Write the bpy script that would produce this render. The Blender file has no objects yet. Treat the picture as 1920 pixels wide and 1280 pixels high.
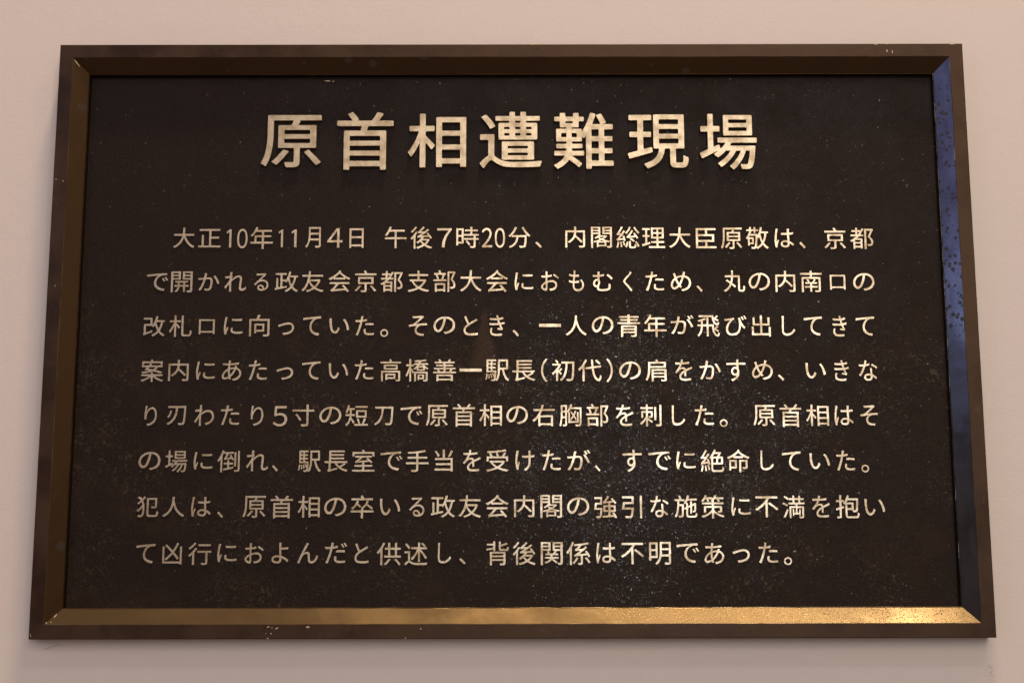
import bpy, bmesh, math, random
import numpy as np
from mathutils import Vector, Matrix

# ---------------------------------------------------------------- camera, world, lamps
S = bpy.context.scene
COL = S.collection
R = math.radians
cd = bpy.data.cameras.new('camera')
cam = bpy.data.objects.new('camera', cd)
COL.objects.link(cam)
cd.sensor_width = 36.0
cd.lens = 2667.0 / 1920.0 * 36.0
cd.clip_start = 0.05
cd.clip_end = 100
cam.location = (-0.00239, -1.79908, -0.32117)
cam.rotation_mode = 'XYZ'
Rm = (Matrix.Rotation(-0.0012714, 4, 'Z') @ Matrix.Rotation(R(90) + 0.1691235, 4, 'X')
      @ Matrix.Rotation(-0.0019119, 4, 'Z'))
cam.rotation_euler = Rm.to_euler('XYZ')
S.camera = cam

w = bpy.data.worlds.new('World')
S.world = w
w.use_nodes = True
w.node_tree.nodes['Background'].inputs[0].default_value = (1.0, 0.80, 0.70, 1)
w.node_tree.nodes['Background'].inputs[1].default_value = 0.27
S.view_settings.view_transform = 'Standard'
S.view_settings.look = 'None'
S.view_settings.exposure = 0
S.view_settings.gamma = 1


def area(name, loc, target, sx, sy, power, color):
    l = bpy.data.lights.new(name, 'AREA')
    l.shape = 'RECTANGLE'
    l.size = sx
    l.size_y = sy
    l.energy = power
    l.color = color
    o = bpy.data.objects.new(name, l)
    COL.objects.link(o)
    o.location = loc
    o.rotation_euler = (Vector(target) - Vector(loc)).to_track_quat('-Z', 'Y').to_euler()
    return o


area('ceiling_downlight', (0.35, -1.02, 5.0), (0.0, 0.0, 0.0), 0.45, 0.34, 230, (1.0, 0.77, 0.53))
area('ceiling_downlight', (1.52, -1.67, 3.05), (0.6, 0.0, 0.0), 0.34, 0.32, 4.8, (1.0, 0.86, 0.68))
area('ceiling_strip_light', (1.20, -1.67, 3.08), (0.6, 0.0, 0.0), 1.7, 0.45, 6.0, (1.0, 0.80, 0.52))
area('ceiling_panel_light', (1.10, -3.0, 3.15), (0.0, 0.0, 0.0), 0.40, 0.30, 21, (0.86, 0.92, 1.0))
area('front_fill', (0.9, -5.2, 1.7), (0.0, 0.0, 0.0), 3.0, 1.6, 76, (1.0, 0.88, 0.73))  # added soft fill from the front to lift the shadows
area('entrance_daylight', (0.74, -4.2, 0.28), (0.15, 0.0, -0.1), 0.7, 0.8, 31, (0.87, 0.94, 1.0))
area('blue_window', (-2.10, -2.45, 1.33), (0.3, 0.0, 0.1), 1.1, 1.5, 8.5, (0.29, 0.34, 0.86))
area('blue_streak_fill', (-2.07, -2.42, 0.66), (0.5, 0.0, 0.0), 0.5, 0.22, 1.6, (0.40, 0.55, 1.0))  # added small blue lamp, brightens a streak on the right slope


# one entry per character of each line: character, centre x, centre z, width, height (tenths of a millimetre)
LINES = [
    '原 -2923 2586 802 723;首 -1945 2589 756 801;相 -990 2591 778 744;遭 -13 2598 832 780;難 955 2585 796 778;現 1941 2575 811 748;場 2872 2571 764 772',
    '大 -4308 1283 279 276;正 -3971 1277 296 249;1 -3716 1273 64 259;0 -3541 1271 140 270;年 -3287 1278 296 300;1 -3035 1273 58 253;1 -2862 1273 69 253;月 -2612 1285 204 285;4 -2325 1277 201 262;日 -2041 1275 188 268;午 -1527 1284 288 294;後 -1190 1280 287 300;7 -886 1277 193 261;時 -582 1282 299 287;2 -327 1279 141 270;0 -157 1275 137 274;分 99 1281 292 287;、 350 1181 89 88;内 832 1284 261 287;閣 1178 1279 278 287;総 1525 1279 307 294;理 1861 1273 305 276;大 2206 1275 283 281;臣 2553 1266 272 272;原 2885 1264 283 289;敬 3225 1268 301 298;は 3580 1266 256 257;、 3816 1169 86 94;京 4246 1261 285 291;都 4598 1261 309 289',
    'で -4634 691 283 237;開 -4316 691 283 282;か -3961 691 281 236;れ -3616 692 287 262;る -3277 689 191 237;政 -2948 691 305 276;友 -2606 693 290 282;会 -2255 697 289 293;京 -1914 696 285 293;都 -1573 692 296 282;支 -1222 694 283 288;部 -882 697 292 295;大 -538 700 283 288;会 -197 695 292 297;に 157 692 245 238;お 497 695 236 262;も 842 697 200 282;む 1188 689 263 260;く 1514 688 120 278;た 1866 691 245 260;め 2209 687 269 260;、 2450 591 80 87;丸 2907 689 282 291;の 3234 683 282 236;内 3574 686 263 288;南 3911 685 285 288;口 4258 673 205 200;の 4600 677 282 236',
    '改 -4653 102 285 270;札 -4311 105 298 288;口 -3968 96 208 198;に -3624 108 247 235;向 -3285 109 267 288;っ -2938 69 213 165;て -2602 105 237 257;い -2246 104 262 202;た -1916 105 244 261;。 -1662 10 106 106;そ -1224 105 238 270;の -881 111 285 231;と -536 104 191 263;き -195 105 202 277;、 48 7 85 95;一 493 107 289 40;人 834 105 276 270;の 1178 107 285 239;青 1518 100 298 299;年 1862 100 294 299;が 2215 115 302 250;飛 2553 96 293 283;び 2908 100 289 266;出 3240 95 249 283;し 3596 95 177 266;て 3913 92 240 253;き 4260 91 186 279;て 4592 89 244 257',
    '案 -4655 -479 293 296;内 -4314 -476 266 281;に -3963 -479 248 240;あ -3627 -480 255 267;た -3288 -476 241 260;っ -2939 -519 219 163;て -2598 -482 242 242;い -2246 -487 259 203;た -1914 -476 244 256;高 -1572 -479 271 294;橋 -1229 -480 300 294;善 -873 -478 300 289;一 -536 -479 291 38;駅 -194 -482 314 287;長 150 -486 302 276;( 416 -483 86 323;初 660 -484 295 282;代 1006 -484 307 287;) 1260 -484 86 323;の 1525 -487 284 236;肩 1860 -487 275 291;を 2220 -483 228 282;か 2563 -484 279 245;す 2896 -487 252 287;め 3237 -485 271 256;、 3476 -583 81 87;い 3927 -494 264 205;き 4261 -493 189 276;な 4606 -494 243 269',
    'り -4650 -1066 161 264;刃 -4318 -1062 246 248;わ -3961 -1062 254 273;た -3628 -1060 241 261;り -3282 -1068 164 264;5 -2986 -1073 189 266;寸 -2687 -1065 284 284;の -2339 -1065 286 230;短 -2001 -1066 291 273;刀 -1654 -1074 250 246;で -1296 -1070 284 243;原 -970 -1069 286 277;首 -622 -1065 286 296;相 -278 -1064 295 282;の 64 -1064 282 237;右 404 -1070 289 284;胸 748 -1067 291 288;部 1095 -1067 290 293;を 1446 -1069 231 279;刺 1782 -1071 279 288;し 2140 -1072 175 264;た 2470 -1071 247 261;。 2718 -1172 104 102;原 3241 -1075 286 273;首 3583 -1077 281 297;相 3928 -1074 295 279;は 4270 -1076 247 257;そ 4592 -1075 229 268',
    'の -4641 -1645 284 235;場 -4300 -1651 284 281;に -3955 -1645 245 224;倒 -3630 -1652 288 281;れ -3264 -1646 284 267;、 -3035 -1742 80 85;駅 -2596 -1652 298 275;長 -2253 -1652 299 275;室 -1905 -1645 291 284;で -1548 -1651 286 245;手 -1216 -1651 293 281;当 -877 -1647 240 284;を -518 -1648 231 279;受 -191 -1647 288 283;け 161 -1650 245 263;た 500 -1646 242 263;が 851 -1643 300 263;、 1090 -1750 80 85;す 1533 -1655 251 284;で 1886 -1654 290 240;に 2222 -1649 249 228;絶 2560 -1654 304 290;命 2892 -1658 293 293;し 3261 -1653 172 258;て 3573 -1662 240 249;い 3935 -1663 263 204;た 4267 -1657 240 261;。 4513 -1758 101 99',
    '犯 -4642 -2226 279 264;人 -4312 -2230 281 257;は -3961 -2229 253 250;、 -3717 -2331 79 82;原 -3286 -2230 295 278;首 -2937 -2233 286 292;相 -2590 -2231 283 276;の -2254 -2234 285 236;卒 -1912 -2233 292 295;い -1557 -2235 263 211;る -1217 -2236 198 246;政 -884 -2231 309 281;友 -541 -2230 288 285;会 -194 -2229 292 288;内 150 -2230 262 281;閣 494 -2233 279 294;の 837 -2234 285 234;強 1186 -2242 293 285;引 1520 -2240 262 290;な 1871 -2237 235 273;施 2209 -2235 292 285;策 2551 -2239 297 299;に 2909 -2237 248 234;不 3237 -2242 297 267;満 3580 -2244 283 290;を 3929 -2240 230 281;抱 4267 -2242 304 297;い 4613 -2250 265 211',
    'て -4644 -2817 242 247;凶 -4307 -2819 248 266;行 -3958 -2821 295 280;に -3613 -2810 246 230;お -3269 -2815 241 256;よ -2941 -2813 218 261;ん -2590 -2814 264 261;だ -2233 -2813 281 264;と -1910 -2818 181 256;供 -1565 -2825 308 287;述 -1223 -2826 295 287;し -860 -2817 172 261;、 -634 -2920 84 83;背 -189 -2821 290 301;後 147 -2823 294 292;関 497 -2825 280 289;係 834 -2824 308 292;は 1184 -2819 251 257;不 1519 -2827 295 271;明 1868 -2825 278 290;で 2221 -2822 287 249;あ 2555 -2830 251 264;っ 2895 -2858 220 169;た 3238 -2821 246 261;。 3485 -2924 104 101',
]


# ---------------------------------------------------------------- node helpers
class NT:
    def __init__(s, name):
        s.m = bpy.data.materials.new(name)
        s.m.use_nodes = True
        s.t = s.m.node_tree
        s.b = s.t.nodes['Principled BSDF']
        s.pos = s.t.nodes.new('ShaderNodeNewGeometry').outputs['Position']

    def _in(s, sock, v):
        if isinstance(v, bpy.types.NodeSocket):
            s.t.links.new(v, sock)
        elif v is not None:
            sock.default_value = v

    def math(s, op, a, b=None, c=None, clamp=False):
        n = s.t.nodes.new('ShaderNodeMath')
        n.operation = op
        n.use_clamp = clamp
        s._in(n.inputs[0], a)
        s._in(n.inputs[1], b)
        s._in(n.inputs[2], c)
        return n.outputs[0]

    def scaled(s, sc, off=(0, 0, 0)):
        n = s.t.nodes.new('ShaderNodeMapping')
        n.inputs['Scale'].default_value = sc
        n.inputs['Location'].default_value = off
        s._in(n.inputs['Vector'], s.pos)
        return n.outputs[0]

    def noise(s, scale, detail=3, rough=.55, vec=None, dist=0):
        n = s.t.nodes.new('ShaderNodeTexNoise')
        n.inputs['Scale'].default_value = scale
        n.inputs['Detail'].default_value = detail
        n.inputs['Roughness'].default_value = rough
        n.inputs['Distortion'].default_value = dist
        s._in(n.inputs['Vector'], s.pos if vec is None else vec)
        return n.outputs[0]

    def voro(s, scale, vec=None, rnd=1.0):
        n = s.t.nodes.new('ShaderNodeTexVoronoi')
        n.inputs['Scale'].default_value = scale
        n.inputs['Randomness'].default_value = rnd
        s._in(n.inputs['Vector'], s.pos if vec is None else vec)
        sep = s.t.nodes.new('ShaderNodeSeparateColor')
        s.t.links.new(n.outputs['Color'], sep.inputs[0])
        return n.outputs['Distance'], sep.outputs[0], sep.outputs[1]

    def ramp(s, v, a, b, lo=0.0, hi=1.0):
        n = s.t.nodes.new('ShaderNodeMapRange')
        n.interpolation_type = 'SMOOTHSTEP'
        s._in(n.inputs['Value'], v)
        n.inputs['From Min'].default_value = a
        n.inputs['From Max'].default_value = b
        n.inputs['To Min'].default_value = lo
        n.inputs['To Max'].default_value = hi
        return n.outputs[0]

    def mix(s, f, a, b):
        n = s.t.nodes.new('ShaderNodeMix')
        n.data_type = 'RGBA'
        s._in(n.inputs[0], f)
        for k, v in ((6, a), (7, b)):
            if isinstance(v, tuple):
                v = (*v, 1)
            s._in(n.inputs[k], v)
        return n.outputs[2]

    def bump(s, h, dist, strength=1.0, nrm=None):
        n = s.t.nodes.new('ShaderNodeBump')
        n.inputs['Distance'].default_value = dist
        s._in(n.inputs['Strength'], strength)
        s._in(n.inputs['Height'], h)
        if nrm is not None:
            s._in(n.inputs['Normal'], nrm)
        return n.outputs[0]

    def axis(s, k):
        n = s.t.nodes.new('ShaderNodeSeparateXYZ')
        s.t.links.new(s.pos, n.inputs[0])
        return n.outputs[k]

    def out(s, **kw):
        for k, v in kw.items():
            s._in(s.b.inputs[k.replace('_', ' ')], (*v, 1) if isinstance(v, tuple) else v)
        return s.m


def mat_wall():
    t = NT('painted_wall')
    big = t.noise(2.2, 2)
    col = t.mix(t.ramp(big, .3, .7), (.635, .525, .465), (.615, .52, .468))
    col = t.mix(t.ramp(t.noise(30, 4, .65), .35, .68, 0, .5), col, (.60, .508, .455))
    col = t.mix(t.ramp(t.noise(500, 2), .3, .7, 0, .5), col, (.585, .49, .44))
    # small smudge by the lower right corner of the plaque
    dx = t.math('SUBTRACT', t.axis(0), 0.5996)
    dz = t.math('SUBTRACT', t.axis(2), -0.4297)
    d = t.math('SQRT', t.math('ADD', t.math('POWER', t.math('MULTIPLY', dx, 1.5), 2), t.math('POWER', dz, 2)))
    blot = t.math('MULTIPLY', t.ramp(d, .004, .012, 1, 0), t.ramp(t.noise(260, 3), .46, .60))
    col = t.mix(t.math('MULTIPLY', blot, .35), col, (.28, .19, .12))
    n1 = t.noise(420, 3)
    n2 = t.noise(38, 2)
    b1 = t.bump(n1, .0003, .8)
    b2 = t.bump(n2, .0012, .25, b1)
    return t.out(Base_Color=col, Roughness=.55, Normal=b2, Specular_IOR_Level=.35)


def mat_panel():
    t = NT('cast_bronze_ground')
    mott = t.noise(16, 5, .62)
    patch = t.ramp(mott, .48, .70)
    fib = t.noise(120, 6, .8, None, 1.6)
    crumbs = t.math('MULTIPLY', t.ramp(fib, .535, .63), t.ramp(t.noise(11, 3), .44, .62))
    low = t.ramp(t.math('ADD', t.axis(2), t.math('MULTIPLY', t.noise(5, 2), .16)), .02, .22, 1, .12)
    crumbs = t.math('MULTIPLY', crumbs, low)
    patch = t.math('MULTIPLY', patch, t.math('MULTIPLY', low, .75))
    base = t.mix(patch, (.0112, .0054, .0036), (.0225, .0118, .0065))
    grain = t.noise(640, 3, .7)
    base = t.mix(t.ramp(grain, .45, .75), base, (.030, .0165, .0095))
    base = t.mix(t.ramp(grain, .30, .48, .7, 0), base, (.0035, .0018, .0012))
    base = t.mix(t.math('MULTIPLY', crumbs, .45), base, (.100, .074, .038))
    # old brown drip stain in the middle of the ground
    sx = t.math('ADD', t.axis(0), .036)
    sz = t.math('SUBTRACT', t.axis(2), -.005)
    wdt = t.ramp(sz, -.045, .035, .022, .004)
    sm = t.math('MULTIPLY', t.ramp(t.math('DIVIDE', t.math('ABSOLUTE', sx), wdt), .5, 1.1, 1, 0),
                t.math('MULTIPLY', t.ramp(sz, -.050, -.030), t.ramp(sz, .02, .045, 1, 0)))
    base = t.mix(t.math('MULTIPLY', sm, .5), base, (.055, .030, .016))
    # rust and verdigris specks
    vd, vr, vg = t.voro(150)
    sp = t.math('MULTIPLY', t.ramp(vd, .10, .26, 1, 0), t.math('GREATER_THAN', vr, .975))
    base = t.mix(t.math('MULTIPLY', sp, .5), base, t.mix(t.math('GREATER_THAN', vg, .5), (.16, .065, .03), (.10, .12, .05)))
    # glossy flecks; blue tint and crowded patch paint in the daylight's reflection
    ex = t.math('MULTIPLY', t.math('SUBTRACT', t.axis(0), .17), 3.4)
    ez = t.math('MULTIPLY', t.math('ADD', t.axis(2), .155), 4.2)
    sheen = t.ramp(t.math('SQRT', t.math('ADD', t.math('POWER', ex, 2), t.math('POWER', ez, 2))), .0, 1.25, 1, 0)  # patch set where the entrance lamp mirrors in the panel
    zone = t.math('MULTIPLY', t.ramp(t.noise(13, 5, .65, t.scaled((1, 1, 1), (3.1, 0, 1.7))), .38, .60), sheen)
    zone = t.math('ADD', zone, t.math('MULTIPLY', sheen, .35), None, True)
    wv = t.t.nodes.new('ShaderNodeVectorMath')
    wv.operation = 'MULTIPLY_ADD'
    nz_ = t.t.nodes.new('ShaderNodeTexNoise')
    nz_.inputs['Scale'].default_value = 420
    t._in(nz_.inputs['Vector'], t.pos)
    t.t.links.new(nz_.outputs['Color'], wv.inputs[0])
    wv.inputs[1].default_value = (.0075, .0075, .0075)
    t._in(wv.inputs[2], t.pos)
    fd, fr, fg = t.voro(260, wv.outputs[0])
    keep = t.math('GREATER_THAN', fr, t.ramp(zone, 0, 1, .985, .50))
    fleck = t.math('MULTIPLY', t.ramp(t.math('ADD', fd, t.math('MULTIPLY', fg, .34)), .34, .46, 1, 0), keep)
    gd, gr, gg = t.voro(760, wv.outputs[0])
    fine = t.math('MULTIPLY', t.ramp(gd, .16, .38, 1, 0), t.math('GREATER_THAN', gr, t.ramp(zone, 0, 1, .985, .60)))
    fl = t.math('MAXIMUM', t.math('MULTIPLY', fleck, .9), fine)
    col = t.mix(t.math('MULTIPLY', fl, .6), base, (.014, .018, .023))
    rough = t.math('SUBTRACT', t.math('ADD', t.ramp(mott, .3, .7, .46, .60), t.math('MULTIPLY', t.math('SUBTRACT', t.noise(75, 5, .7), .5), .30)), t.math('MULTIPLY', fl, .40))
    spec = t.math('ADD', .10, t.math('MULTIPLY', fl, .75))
    hgt = t.math('ADD', t.math('MULTIPLY', t.noise(900, 2), .5), t.noise(300, 3))
    b1 = t.bump(hgt, .00045, .9)
    b2 = t.bump(t.noise(26, 3), .0012, .5, b1)
    b3 = t.bump(t.noise(330, 2), .0009, t.math('MULTIPLY', fl, .8), b2)
    return t.out(Base_Color=col, Roughness=rough, Specular_IOR_Level=spec, Normal=b3)


def mat_face():
    t = NT('dark_satin_bronze')
    st = t.noise(1.0, 5, .6, t.scaled((14, 30, 14)))
    col = t.mix(t.ramp(st, .35, .68), (.032, .0160, .0085), (.054, .0290, .0160))
    vd, vr, vg = t.voro(150)
    sp = t.math('MULTIPLY', t.ramp(vd, .08, .24, 1, 0), t.math('GREATER_THAN', vr, .975))
    col = t.mix(t.math('MULTIPLY', sp, .3), col, (.12, .10, .05))
    g = t.noise(160, 4, .7, None, 1.0)
    col = t.mix(t.math('MULTIPLY', t.ramp(g, .60, .75), .35), col, (.15, .11, .07))
    b = t.bump(t.noise(480, 3), .00012, .6)
    b = t.bump(t.noise(30, 3), .0010, .3, b)
    return t.out(Base_Color=col, Metallic=.72, Specular_IOR_Level=.3, Roughness=t.ramp(st, .3, .7, .36, .52), Normal=b)


def mat_bevel(name, spot_scale, spot_thr, lo, hi, col0, tarn, rough, small=1.0):
    """polished bronze slope; spots of tarnish whose cover changes along the rail"""
    t = NT(name)
    st = t.noise(1.0, 4, .55, t.scaled((9, 30, 9)))
    col = t.mix(t.ramp(st, .3, .72), col0, tuple(c * .80 for c in col0))
    vd, vr, vg = t.voro(spot_scale, None)
    wob = t.math('MULTIPLY', t.noise(spot_scale * 2.2, 2), .35)
    rad = t.math('ADD', vd, wob)
    spot = t.math('MULTIPLY', t.ramp(rad, .42, .58, 1, 0), t.math('GREATER_THAN', vr, spot_thr))
    gd, gr, gg = t.voro(spot_scale * 2.6)
    s2 = t.math('MULTIPLY', t.ramp(gd, .22, .38, 1, 0), t.math('GREATER_THAN', gr, spot_thr + .06))
    spot = t.math('MAXIMUM', spot, t.math('MULTIPLY', s2, small))
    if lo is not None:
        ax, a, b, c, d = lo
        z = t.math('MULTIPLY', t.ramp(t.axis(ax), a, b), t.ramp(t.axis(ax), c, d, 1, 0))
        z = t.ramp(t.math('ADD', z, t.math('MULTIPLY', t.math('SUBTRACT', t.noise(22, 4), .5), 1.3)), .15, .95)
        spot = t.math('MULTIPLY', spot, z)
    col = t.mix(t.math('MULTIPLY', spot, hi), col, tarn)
    rg = t.math('ADD', t.ramp(st, .3, .7, rough, rough + .09), t.math('MULTIPLY', spot, .22))
    if small < 1:
        cl = t.ramp(t.noise(1.0, 5, .65, t.scaled((42, 20, 17))), .40, .66)
        col = t.mix(t.math('MULTIPLY', cl, .55), col, (.040, .036, .036))
    met = t.math('SUBTRACT', 1.0, t.math('MULTIPLY', spot, .35))
    b1 = t.bump(t.noise(700, 2), .00006, .35)
    b1 = t.bump(spot, .0002, .22, b1)
    b1 = t.bump(t.noise(22, 2), .0010, .22, b1)
    return t.out(Base_Color=col, Metallic=met, Roughness=rg, Normal=b1)


def mat_letter(name, col0, tarn, rough, pit):
    t = NT(name)
    n = t.noise(55, 4, .6)
    col = t.mix(t.ramp(n, .40, .72), col0, tarn)
    g = t.noise(420, 3, .7, None, .6)
    col = t.mix(t.math('MULTIPLY', t.ramp(g, .61, .70), pit), col, (.10, .055, .022))
    b = t.bump(t.noise(650, 3), .00014, .7)
    b = t.bump(t.noise(90, 2), .0006, .35, b)
    return t.out(Base_Color=col, Metallic=.8, Roughness=t.ramp(n, .3, .7, rough, rough + .12), Normal=b)


def mat_plain(name, c, rough=.6, metal=0.0):
    t = NT(name)
    k = t.noise(300, 3)
    return t.out(Base_Color=t.mix(k, c, tuple(x * .7 for x in c)), Roughness=rough, Metallic=metal)


M_WALL = mat_wall()
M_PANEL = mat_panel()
M_FACE = mat_face()
M_BEV_T = mat_bevel('shaded_bronze_slope', 60, .93, None, .6, (.062, .033, .015), (.035, .022, .015), .40)  # top and left: same bronze, shade painted into a darker base
M_BEV_R = mat_bevel('spotted_bronze_slope', 140, .18, (2, -.05, .04, .30, .37), .62, (.092, .088, .090), (.026, .022, .026), .16, .25)  # right: same bronze greyed to carry a blue reflection, plus tarnish spots
M_BEV_B = mat_bevel('lit_bronze_slope', 420, .50, (0, .04, .20, 2.0, 3.0), .5, (.295, .195, .092), (.10, .056, .022), .18)  # bottom: same bronze, lamp glow painted into a brighter base
M_TITLE = mat_letter('cast_letter_bronze', (.44, .35, .245), (.31, .23, .14), .34, .8)
M_TEXT = mat_letter('polished_letter_bronze', (.49, .395, .285), (.31, .215, .125), .30, .7)
M_SIDE = mat_plain('dark_letter_edge', (.10, .055, .026), .5, .5)
M_CHIP = mat_plain('bare_bright_metal', (.55, .43, .26), .45, .4)
M_HAIR = mat_plain('dark_hair', (.06, .035, .03), .6)


# ---------------------------------------------------------------- mesh helpers
def link(name, me, mat, parent=None):
    o = bpy.data.objects.new(name, me)
    COL.objects.link(o)
    if mat:
        me.materials.append(mat)
    if parent:
        o.parent = parent
    return o


def from_bm(name, bm, mat, parent=None, smooth=False):
    me = bpy.data.meshes.new(name)
    bm.normal_update()
    bm.to_mesh(me)
    bm.free()
    if smooth:
        for p in me.polygons:
            p.use_smooth = True
    return link(name, me, mat, parent)


HW, HH = 0.6, 0.7740476 / 2          # half width and height of the plaque
T_WALL = 0.032                       # the wall lies this far behind the front of the frame

# wall
bm = bmesh.new()
v = [bm.verts.new(p) for p in ((-4, T_WALL, -2.2), (4, T_WALL, -2.2), (4, T_WALL, 3.2), (-4, T_WALL, 3.2))]
bm.faces.new(v)
wall = from_bm('wall', bm, M_WALL)
wall['kind'] = 'structure'
wall['label'] = 'smooth pale pinkish beige painted wall behind the plaque'

plaque = bpy.data.objects.new('plaque', None)
COL.objects.link(plaque)
plaque.location = (0, T_WALL, -HH)
plaque['label'] = 'dark bronze memorial plaque with pale raised Japanese lettering inside a sloping metal frame'
plaque['category'] = 'plaque'
PINV = Matrix.Translation(-plaque.location)


def attach(o, parent=None):
    o.parent = parent or plaque
    o.matrix_parent_inverse = (PINV if parent is None else Matrix.Identity(4))


# panel (the recessed ground), finely subdivided and slightly uneven
Y_PANEL = 0.0220
bm = bmesh.new()
a = .030
nx, nz = 120, 76
rnd = random.Random(4)
grid = []
for j in range(nz + 1):
    row = []
    for i in range(nx + 1):
        x = -(HW - a) + 2 * (HW - a) * i / nx
        z = -(HH - a) + 2 * (HH - a) * j / nz
        y = Y_PANEL + .00025 * math.sin(x * 9 + 1) * math.cos(z * 11) + rnd.uniform(-.00004, .00004)
        row.append(bm.verts.new((x, y, z)))
    grid.append(row)
for j in range(nz):
    for i in range(nx):
        bm.faces.new((grid[j][i], grid[j][i + 1], grid[j + 1][i + 1], grid[j + 1][i]))
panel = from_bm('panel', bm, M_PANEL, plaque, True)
attach(panel)


def sweep_rail(side, prof, nseg, wob, closed=True):
    """mitred rail: prof is a list of (t, y), t = distance in from the outer edge"""
    bm = bmesh.new()
    rr = random.Random(side * 7 + len(prof))
    rings = []
    L = HW if side in (0, 2) else HH
    O = HH if side in (0, 2) else HW
    for k in range(nseg + 1):
        s = -1 + 2 * k / nseg
        ring = []
        for (t, y) in prof:
            along = s * (L - t)
            q = rr.uniform(-wob, wob) if 0 < k < nseg else 0
            out = O - t + q
            if side == 0:
                p = (along, y + q * .5, out)
            elif side == 1:
                p = (out, y + q * .5, -along)
            elif side == 2:
                p = (-along, y + q * .5, -out)
            else:
                p = (-out, y + q * .5, along)
            ring.append(bm.verts.new(p))
        rings.append(ring)
    n = len(prof)
    for k in range(nseg):
        for i in range(n if closed else n - 1):
            j = (i + 1) % n
            bm.faces.new((rings[k][i], rings[k][j], rings[k + 1][j], rings[k + 1][i]))
    bmesh.ops.recalc_face_normals(bm, faces=bm.faces[:])
    return bm


FACE = [(0, T_WALL - .0002), (0, .0009), (.0003, .0003), (.0010, 0), (.0175, 0), (.0178, .0001), (.0180, .0003)]
SLOPE = [(.0180, .0003), (.0183, .00045), (.0366, .01195), (.0371, .0125), (.0373, .0121), (.0377, .0121), (.0380, .0127), (.0380, Y_PANEL + .0012)]
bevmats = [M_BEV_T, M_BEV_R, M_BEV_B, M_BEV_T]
bevlab = ['inner slope of the top rail, shade put into its dark brown', 'spotted inner slope of the right rail, greyed for a blue reflection',
          'inner slope of the bottom rail, lamp glow put into its gold', 'inner slope of the left rail, shade put into its brown']
rails = []
for side in range(4):
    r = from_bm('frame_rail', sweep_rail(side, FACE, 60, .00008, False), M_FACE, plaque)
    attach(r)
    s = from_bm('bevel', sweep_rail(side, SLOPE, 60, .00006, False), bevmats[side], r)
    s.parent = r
    s['label'] = bevlab[side]
    rails.append(r)


# ---------------------------------------------------------------- lettering
def glyph_loops(ch):
    """flattened outline of one character, as directed edges in em units"""
    if ch == '1':
        P = np.array([(.14, 0), (.25, 0), (.25, 1), (.17, 1), (0, .88), (0, .77), (.14, .86)])
        return P, np.roll(P, -1, 0)
    ch = {'0': '\uff10', '2': '\uff12', '4': '\uff14', '5': '\uff15', '7': '\uff17', '(': '\uff08', ')': '\uff09'}.get(ch, ch)
    c = bpy.data.curves.new('outline', 'FONT')
    c.body = ch
    c.fill_mode = 'NONE'
    c.resolution_u = 5
    o = bpy.data.objects.new('outline', c)
    COL.objects.link(o)
    bpy.context.view_layer.update()
    me = bpy.data.meshes.new_from_object(o.evaluated_get(bpy.context.evaluated_depsgraph_get()))
    V = np.array([tuple(v.co)[:2] for v in me.vertices])
    E = np.array([tuple(e.vertices) for e in me.edges])
    # order the edges so that each loop runs one way
    nxt = {}
    for a_, b_ in E:
        nxt.setdefault(int(a_), []).append(int(b_))
        nxt.setdefault(int(b_), []).append(int(a_))
    seen = set()
    segs = []
    for st in list(nxt):
        if st in seen:
            continue
        cur, prev = st, None
        while True:
            seen.add(cur)
            cand = [q for q in nxt[cur] if q != prev]
            if not cand:
                break
            n_ = cand[0]
            segs.append((cur, n_))
            prev, cur = cur, n_
            if cur == st or cur in seen:
                break
    bpy.data.objects.remove(o)
    bpy.data.curves.remove(c)
    bpy.data.meshes.remove(me)
    A = V[[s_[0] for s_ in segs]]
    B = V[[s_[1] for s_ in segs]]
    return A, B


cache = {}


def value_noise(X, Y, f, seed):
    r_ = np.random.RandomState(seed)
    tab = r_.rand(64, 64) - .5
    x, y = X * f, Y * f
    xi, yi = np.floor(x).astype(int), np.floor(y).astype(int)
    fx, fy = x - xi, y - yi
    fx, fy = fx * fx * (3 - 2 * fx), fy * fy * (3 - 2 * fy)
    g = lambda i, j: tab[i % 64, j % 64]
    return ((g(xi, yi) * (1 - fx) + g(xi + 1, yi) * fx) * (1 - fy)
            + (g(xi, yi + 1) * (1 - fx) + g(xi + 1, yi + 1) * fx) * fy)


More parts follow.
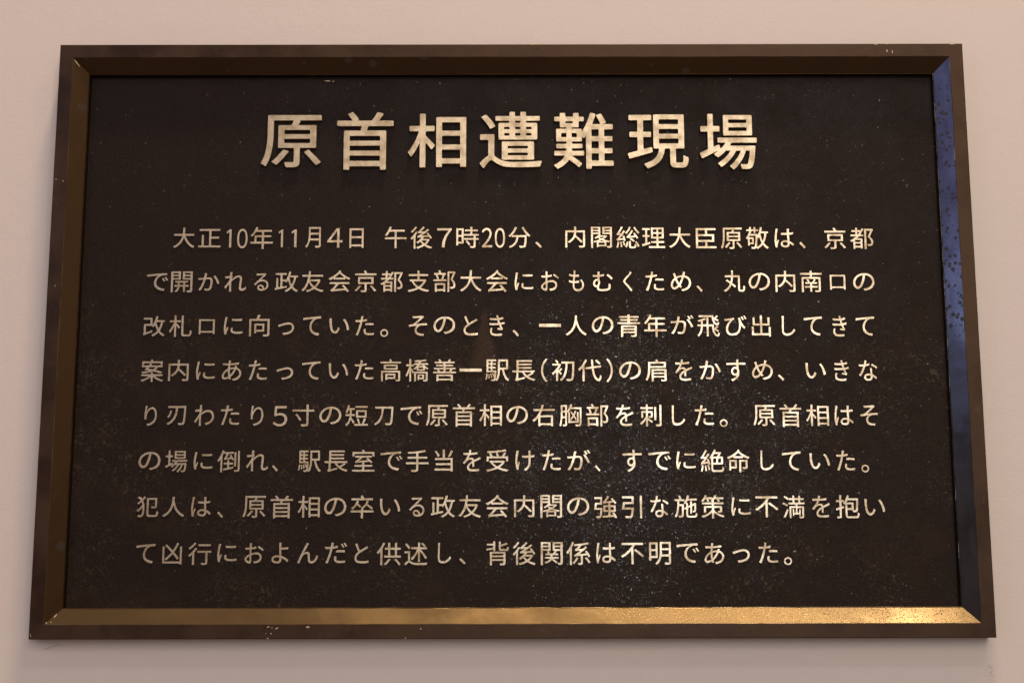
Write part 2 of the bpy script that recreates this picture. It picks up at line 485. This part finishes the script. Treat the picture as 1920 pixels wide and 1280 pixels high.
def outline(ch, wid, hei, grow, cell, wob, seed):
    """outline of ch fitted to wid x hei metres, strokes grown by `grow`, with soft corners"""
    if ch not in cache:
        cache[ch] = glyph_loops(ch)
    A, B = cache[ch]
    lo = np.minimum(A.min(0), B.min(0))
    hi = np.maximum(A.max(0), B.max(0))
    sc = (np.array([wid, hei]) - 2 * grow) / (hi - lo)
    mid = (lo + hi) / 2
    A = (A - mid) * sc
    B = (B - mid) * sc
    nx = int(math.ceil((wid + 6 * cell) / cell))
    ny = int(math.ceil((hei + 6 * cell) / cell))
    xs = (np.arange(nx) - (nx - 1) / 2) * cell
    ys = (np.arange(ny) - (ny - 1) / 2) * cell
    X, Y = np.meshgrid(xs, ys, indexing='ij')
    P = np.stack([X.ravel(), Y.ravel()], 1)
    D = B - A
    L2 = (D ** 2).sum(1) + 1e-18
    ax = P[:, 0][:, None] - A[:, 0][None]
    ay = P[:, 1][:, None] - A[:, 1][None]
    tt = np.clip((ax * D[:, 0] + ay * D[:, 1]) / L2, 0, 1)
    dist = np.sqrt(((ax - tt * D[:, 0]) ** 2 + (ay - tt * D[:, 1]) ** 2).min(1))
    # even-odd inside test
    py = P[:, 1][:, None] + 1.37e-8
    c1 = (A[:, 1][None] > py) != (B[:, 1][None] > py)
    xi = A[:, 0] + (py - A[:, 1]) * (D[:, 0] / np.where(np.abs(D[:, 1]) < 1e-15, 1e-15, D[:, 1]))
    inside = ((c1 & (P[:, 0][:, None] < xi)).sum(1) % 2) == 1
    F = np.where(inside, -dist, dist).reshape(nx, ny) - grow
    F = F + value_noise(X, Y, 1 / (cell * 6), seed) * wob
    # marching squares
    segs = {}

    def pt(i, j, i2, j2):
        a_, b_ = F[i, j], F[i2, j2]
        t = a_ / (a_ - b_)
        return (xs[i] + (xs[i2] - xs[i]) * t, ys[j] + (ys[j2] - ys[j]) * t)
    G = F < 0
    code = (G[:-1, :-1] * 1 + G[1:, :-1] * 2 + G[1:, 1:] * 4 + G[:-1, 1:] * 8)
    pos = {}
    tab = {1: [(3, 0)], 2: [(0, 1)], 3: [(3, 1)], 4: [(1, 2)], 5: [(3, 2), (1, 0)], 6: [(0, 2)], 7: [(3, 2)],
           8: [(2, 3)], 9: [(2, 0)], 10: [(0, 3), (2, 1)], 11: [(2, 1)], 12: [(1, 3)], 13: [(1, 0)], 14: [(0, 3)]}
    for i, j in zip(*np.nonzero((code > 0) & (code < 15))):
        i, j = int(i), int(j)
        for e0, e1 in tab[int(code[i, j])]:
            ks = []
            for e in (e0, e1):
                q = ((i, j, i + 1, j), (i + 1, j, i + 1, j + 1), (i, j + 1, i + 1, j + 1), (i, j, i, j + 1))[e]
                if q not in pos:
                    pos[q] = pt(*q)
                ks.append(q)
            segs[ks[0]] = ks[1]
    loops = []
    while segs:
        st, nx_ = segs.popitem()
        lp = [st]
        cur = nx_
        while cur != st and cur in segs:
            lp.append(cur)
            cur = segs.pop(cur)
        if len(lp) < 6:
            continue
        pts = np.array([pos[q] for q in lp])
        pts = pts * .5 + (np.roll(pts, 1, 0) + np.roll(pts, -1, 0)) * .25
        loops.append(simplify(pts, cell * .10))
    return loops


def simplify(pts, tol):
    n = len(pts)
    d0 = ((pts - pts[0]) ** 2).sum(1)
    far = int(d0.argmax())
    keep = {0, far}
    stack = [(0, far), (far, n)]
    while stack:
        a_, b_ = stack.pop()
        if b_ - a_ < 2:
            continue
        p0, p1 = pts[a_], pts[b_ % n]
        seg = p1 - p0
        l = math.hypot(*seg) + 1e-12
        q = pts[a_ + 1:b_] - p0
        dd = np.abs(q[:, 0] * seg[1] - q[:, 1] * seg[0]) / l
        k = int(dd.argmax())
        if dd[k] > tol:
            keep.add(a_ + 1 + k)
            stack += [(a_, a_ + 1 + k), (a_ + 1 + k, b_)]
    return pts[sorted(keep)]


def letter(name, ch, x, z, wid, hei, grow, cell, wob, y_front, bev, mat, seed):
    loops = outline(ch, wid, hei, grow - bev, cell, wob, seed)
    # the outline is fitted to the full size, less the rounded rim that the curve's bevel adds
    c = bpy.data.curves.new(name, 'CURVE')
    c.dimensions = '2D'
    c.fill_mode = 'FRONT'
    for lp in loops:
        sp = c.splines.new('POLY')
        sp.points.add(len(lp) - 1)
        sp.points.foreach_set('co', np.concatenate([lp * ((wid - 2 * bev) / wid), np.zeros((len(lp), 1)), np.ones((len(lp), 1))], 1).ravel())
        sp.use_cyclic_u = True
    depth = Y_PANEL + .0006 - y_front
    c.extrude = depth / 2
    c.bevel_depth = bev
    c.bevel_resolution = 0
    o = bpy.data.objects.new('tmp', c)
    COL.objects.link(o)
    bpy.context.view_layer.update()
    me = bpy.data.meshes.new_from_object(o.evaluated_get(bpy.context.evaluated_depsgraph_get()))
    bpy.data.objects.remove(o)
    bpy.data.curves.remove(c)
    me.name = name
    me.materials.clear()
    # curve z -> world -y, curve y -> world z
    me.transform(Matrix(((1, 0, 0, 0), (0, 0, -1, 0), (0, 1, 0, 0), (0, 0, 0, 1))))
    ob = link(name, me, mat)
    me.materials.append(M_SIDE)
    for pl in me.polygons:
        if abs(pl.normal.y) < .5:
            pl.material_index = 1
    ob.location = (x, y_front + bev + depth / 2, z)
    attach(ob)
    return ob


seed = 0
for k, line in enumerate(LINES):
    for it in line.split(';'):
        ch, x, z, wd, ht = it.split(' ')
        x, z, wd, ht = (float(q) * 1e-4 for q in (x, z, wd, ht))
        seed += 1
        if k == 0:
            letter('title_character', ch, x, z, wd, ht, .0011, .00085, .0002, .0162, .0004, M_TITLE, seed)
        else:
            g = .00024
            cell = .00033
            if ch == '一':
                g = .0002
            letter('character', ch, x, z, wd, ht, g, cell, .00022, .0206, .0002, M_TEXT, seed)


# ---------------------------------------------------------------- wear: bare metal chips, a hair on the wall
def chips(parent, spots, y_fn, seed):
    rr = random.Random(seed)
    bm = bmesh.new()
    for (x, z, rx, rz, ang) in spots:
        n = 7
        ca, sa = math.cos(ang), math.sin(ang)
        top, bot = [], []
        for i in range(n):
            t = 2 * math.pi * i / n
            q = rr.uniform(.6, 1.1)
            px, pz = rx * q * math.cos(t), rz * q * math.sin(t)
            X, Z = x + px * ca - pz * sa, z + px * sa + pz * ca
            y = y_fn(X, Z)
            top.append(bm.verts.new((X, y - .00016, Z)))
            bot.append(bm.verts.new((X, y + .0003, Z)))
        bm.faces.new(top)
        for i in range(n):
            j = (i + 1) % n
            bm.faces.new((top[i], top[j], bot[j], bot[i]))
    bmesh.ops.recalc_face_normals(bm, faces=bm.faces[:])
    o = from_bm('bare_metal_chips', bm, M_CHIP, parent)
    o['kind'] = 'stuff'
    return o


def frame_y(X, Z):
    t = min(HW - abs(X), HH - abs(Z))
    return 0.0 if t <= .018 else (t - .018) * .63 + .0004


bottom = chips(rails[2], [(-.3031, -.3722, .0022, .0009, .2), (-.2985, -.3732, .0012, .0006, .5), (-.2925, -.3738, .0024, .0008, .5),
                          (-.2996, -.3803, .0010, .0012, 0), (-.3034, -.3861, .0014, .0007, 0), (-.3060, -.3800, .0006, .0005, 0),
                          (-.2542, -.3724, .0030, .0012, 0), (-.1139, -.3748, .0009, .0009, 0), (-.1330, -.3862, .0010, .0006, 1),
                          (-.5683, -.3566, .0050, .0014, .82), (-.5790, -.3668, .0012, .0010, .7), (-.5735, -.3660, .0008, .0008, 0),
                          (-.2116, -.3625, .0008, .0008, 0), (-.0840, -.3500, .0007, .0007, 0), (-.0320, -.3517, .0010, .0006, 0),
                          (-.5975, -.3817, .0004, .0026, .3)], frame_y, 3)
top = chips(rails[0], [(-.5772, .3619, .0058, .0007, -.95), (.4992, .3766, .0008, .0022, .1), (.5063, .3758, .0006, .0028, 0),
                       (.0269, .3866, .0050, .0006, 0), (.4850, .3860, .0030, .0005, 0), (.5870, .3861, .0040, .0005, 0),
                       (.5000, .3864, .0020, .0006, 0)], frame_y, 5)
side = chips(rails[3], [(-.5900, .0600, .0004, .0018, -.4), (-.5870, .2000, .0014, .0008, 0), (-.5960, .2020, .0010, .0008, 0)], frame_y, 7)
ground = chips(panel, [(-.2468, .3440, .0050, .0007, 0), (-.2390, .3434, .0022, .0006, .3)], lambda X, Z: Y_PANEL - .0002, 9)

c = bpy.data.curves.new('hair', 'CURVE')
c.dimensions = '3D'
sp = c.splines.new('POLY')
hp = [(-.5917, -.4002), (-.5890, -.3998), (-.5864, -.3992), (-.5805, -.3973), (-.5765, -.3958), (-.5739, -.3953), (-.5695, -.3951), (-.5651, -.3953)]
sp.points.add(len(hp) - 1)
for i, (x, z) in enumerate(hp):
    sp.points[i].co = (x, T_WALL - .0003, z, 1)
    sp.points[i].radius = 1 if i < 6 else .6
c.bevel_depth = .00016
c.bevel_resolution = 1
o = bpy.data.objects.new('tmp', c)
COL.objects.link(o)
bpy.context.view_layer.update()
me = bpy.data.meshes.new_from_object(o.evaluated_get(bpy.context.evaluated_depsgraph_get()))
bpy.data.objects.remove(o)
me.materials.clear()
hair = link('hair', me, M_HAIR)
hair['label'] = 'thin dark hair clinging to the wall just below the lower left corner of the plaque'
hair['category'] = 'hair'
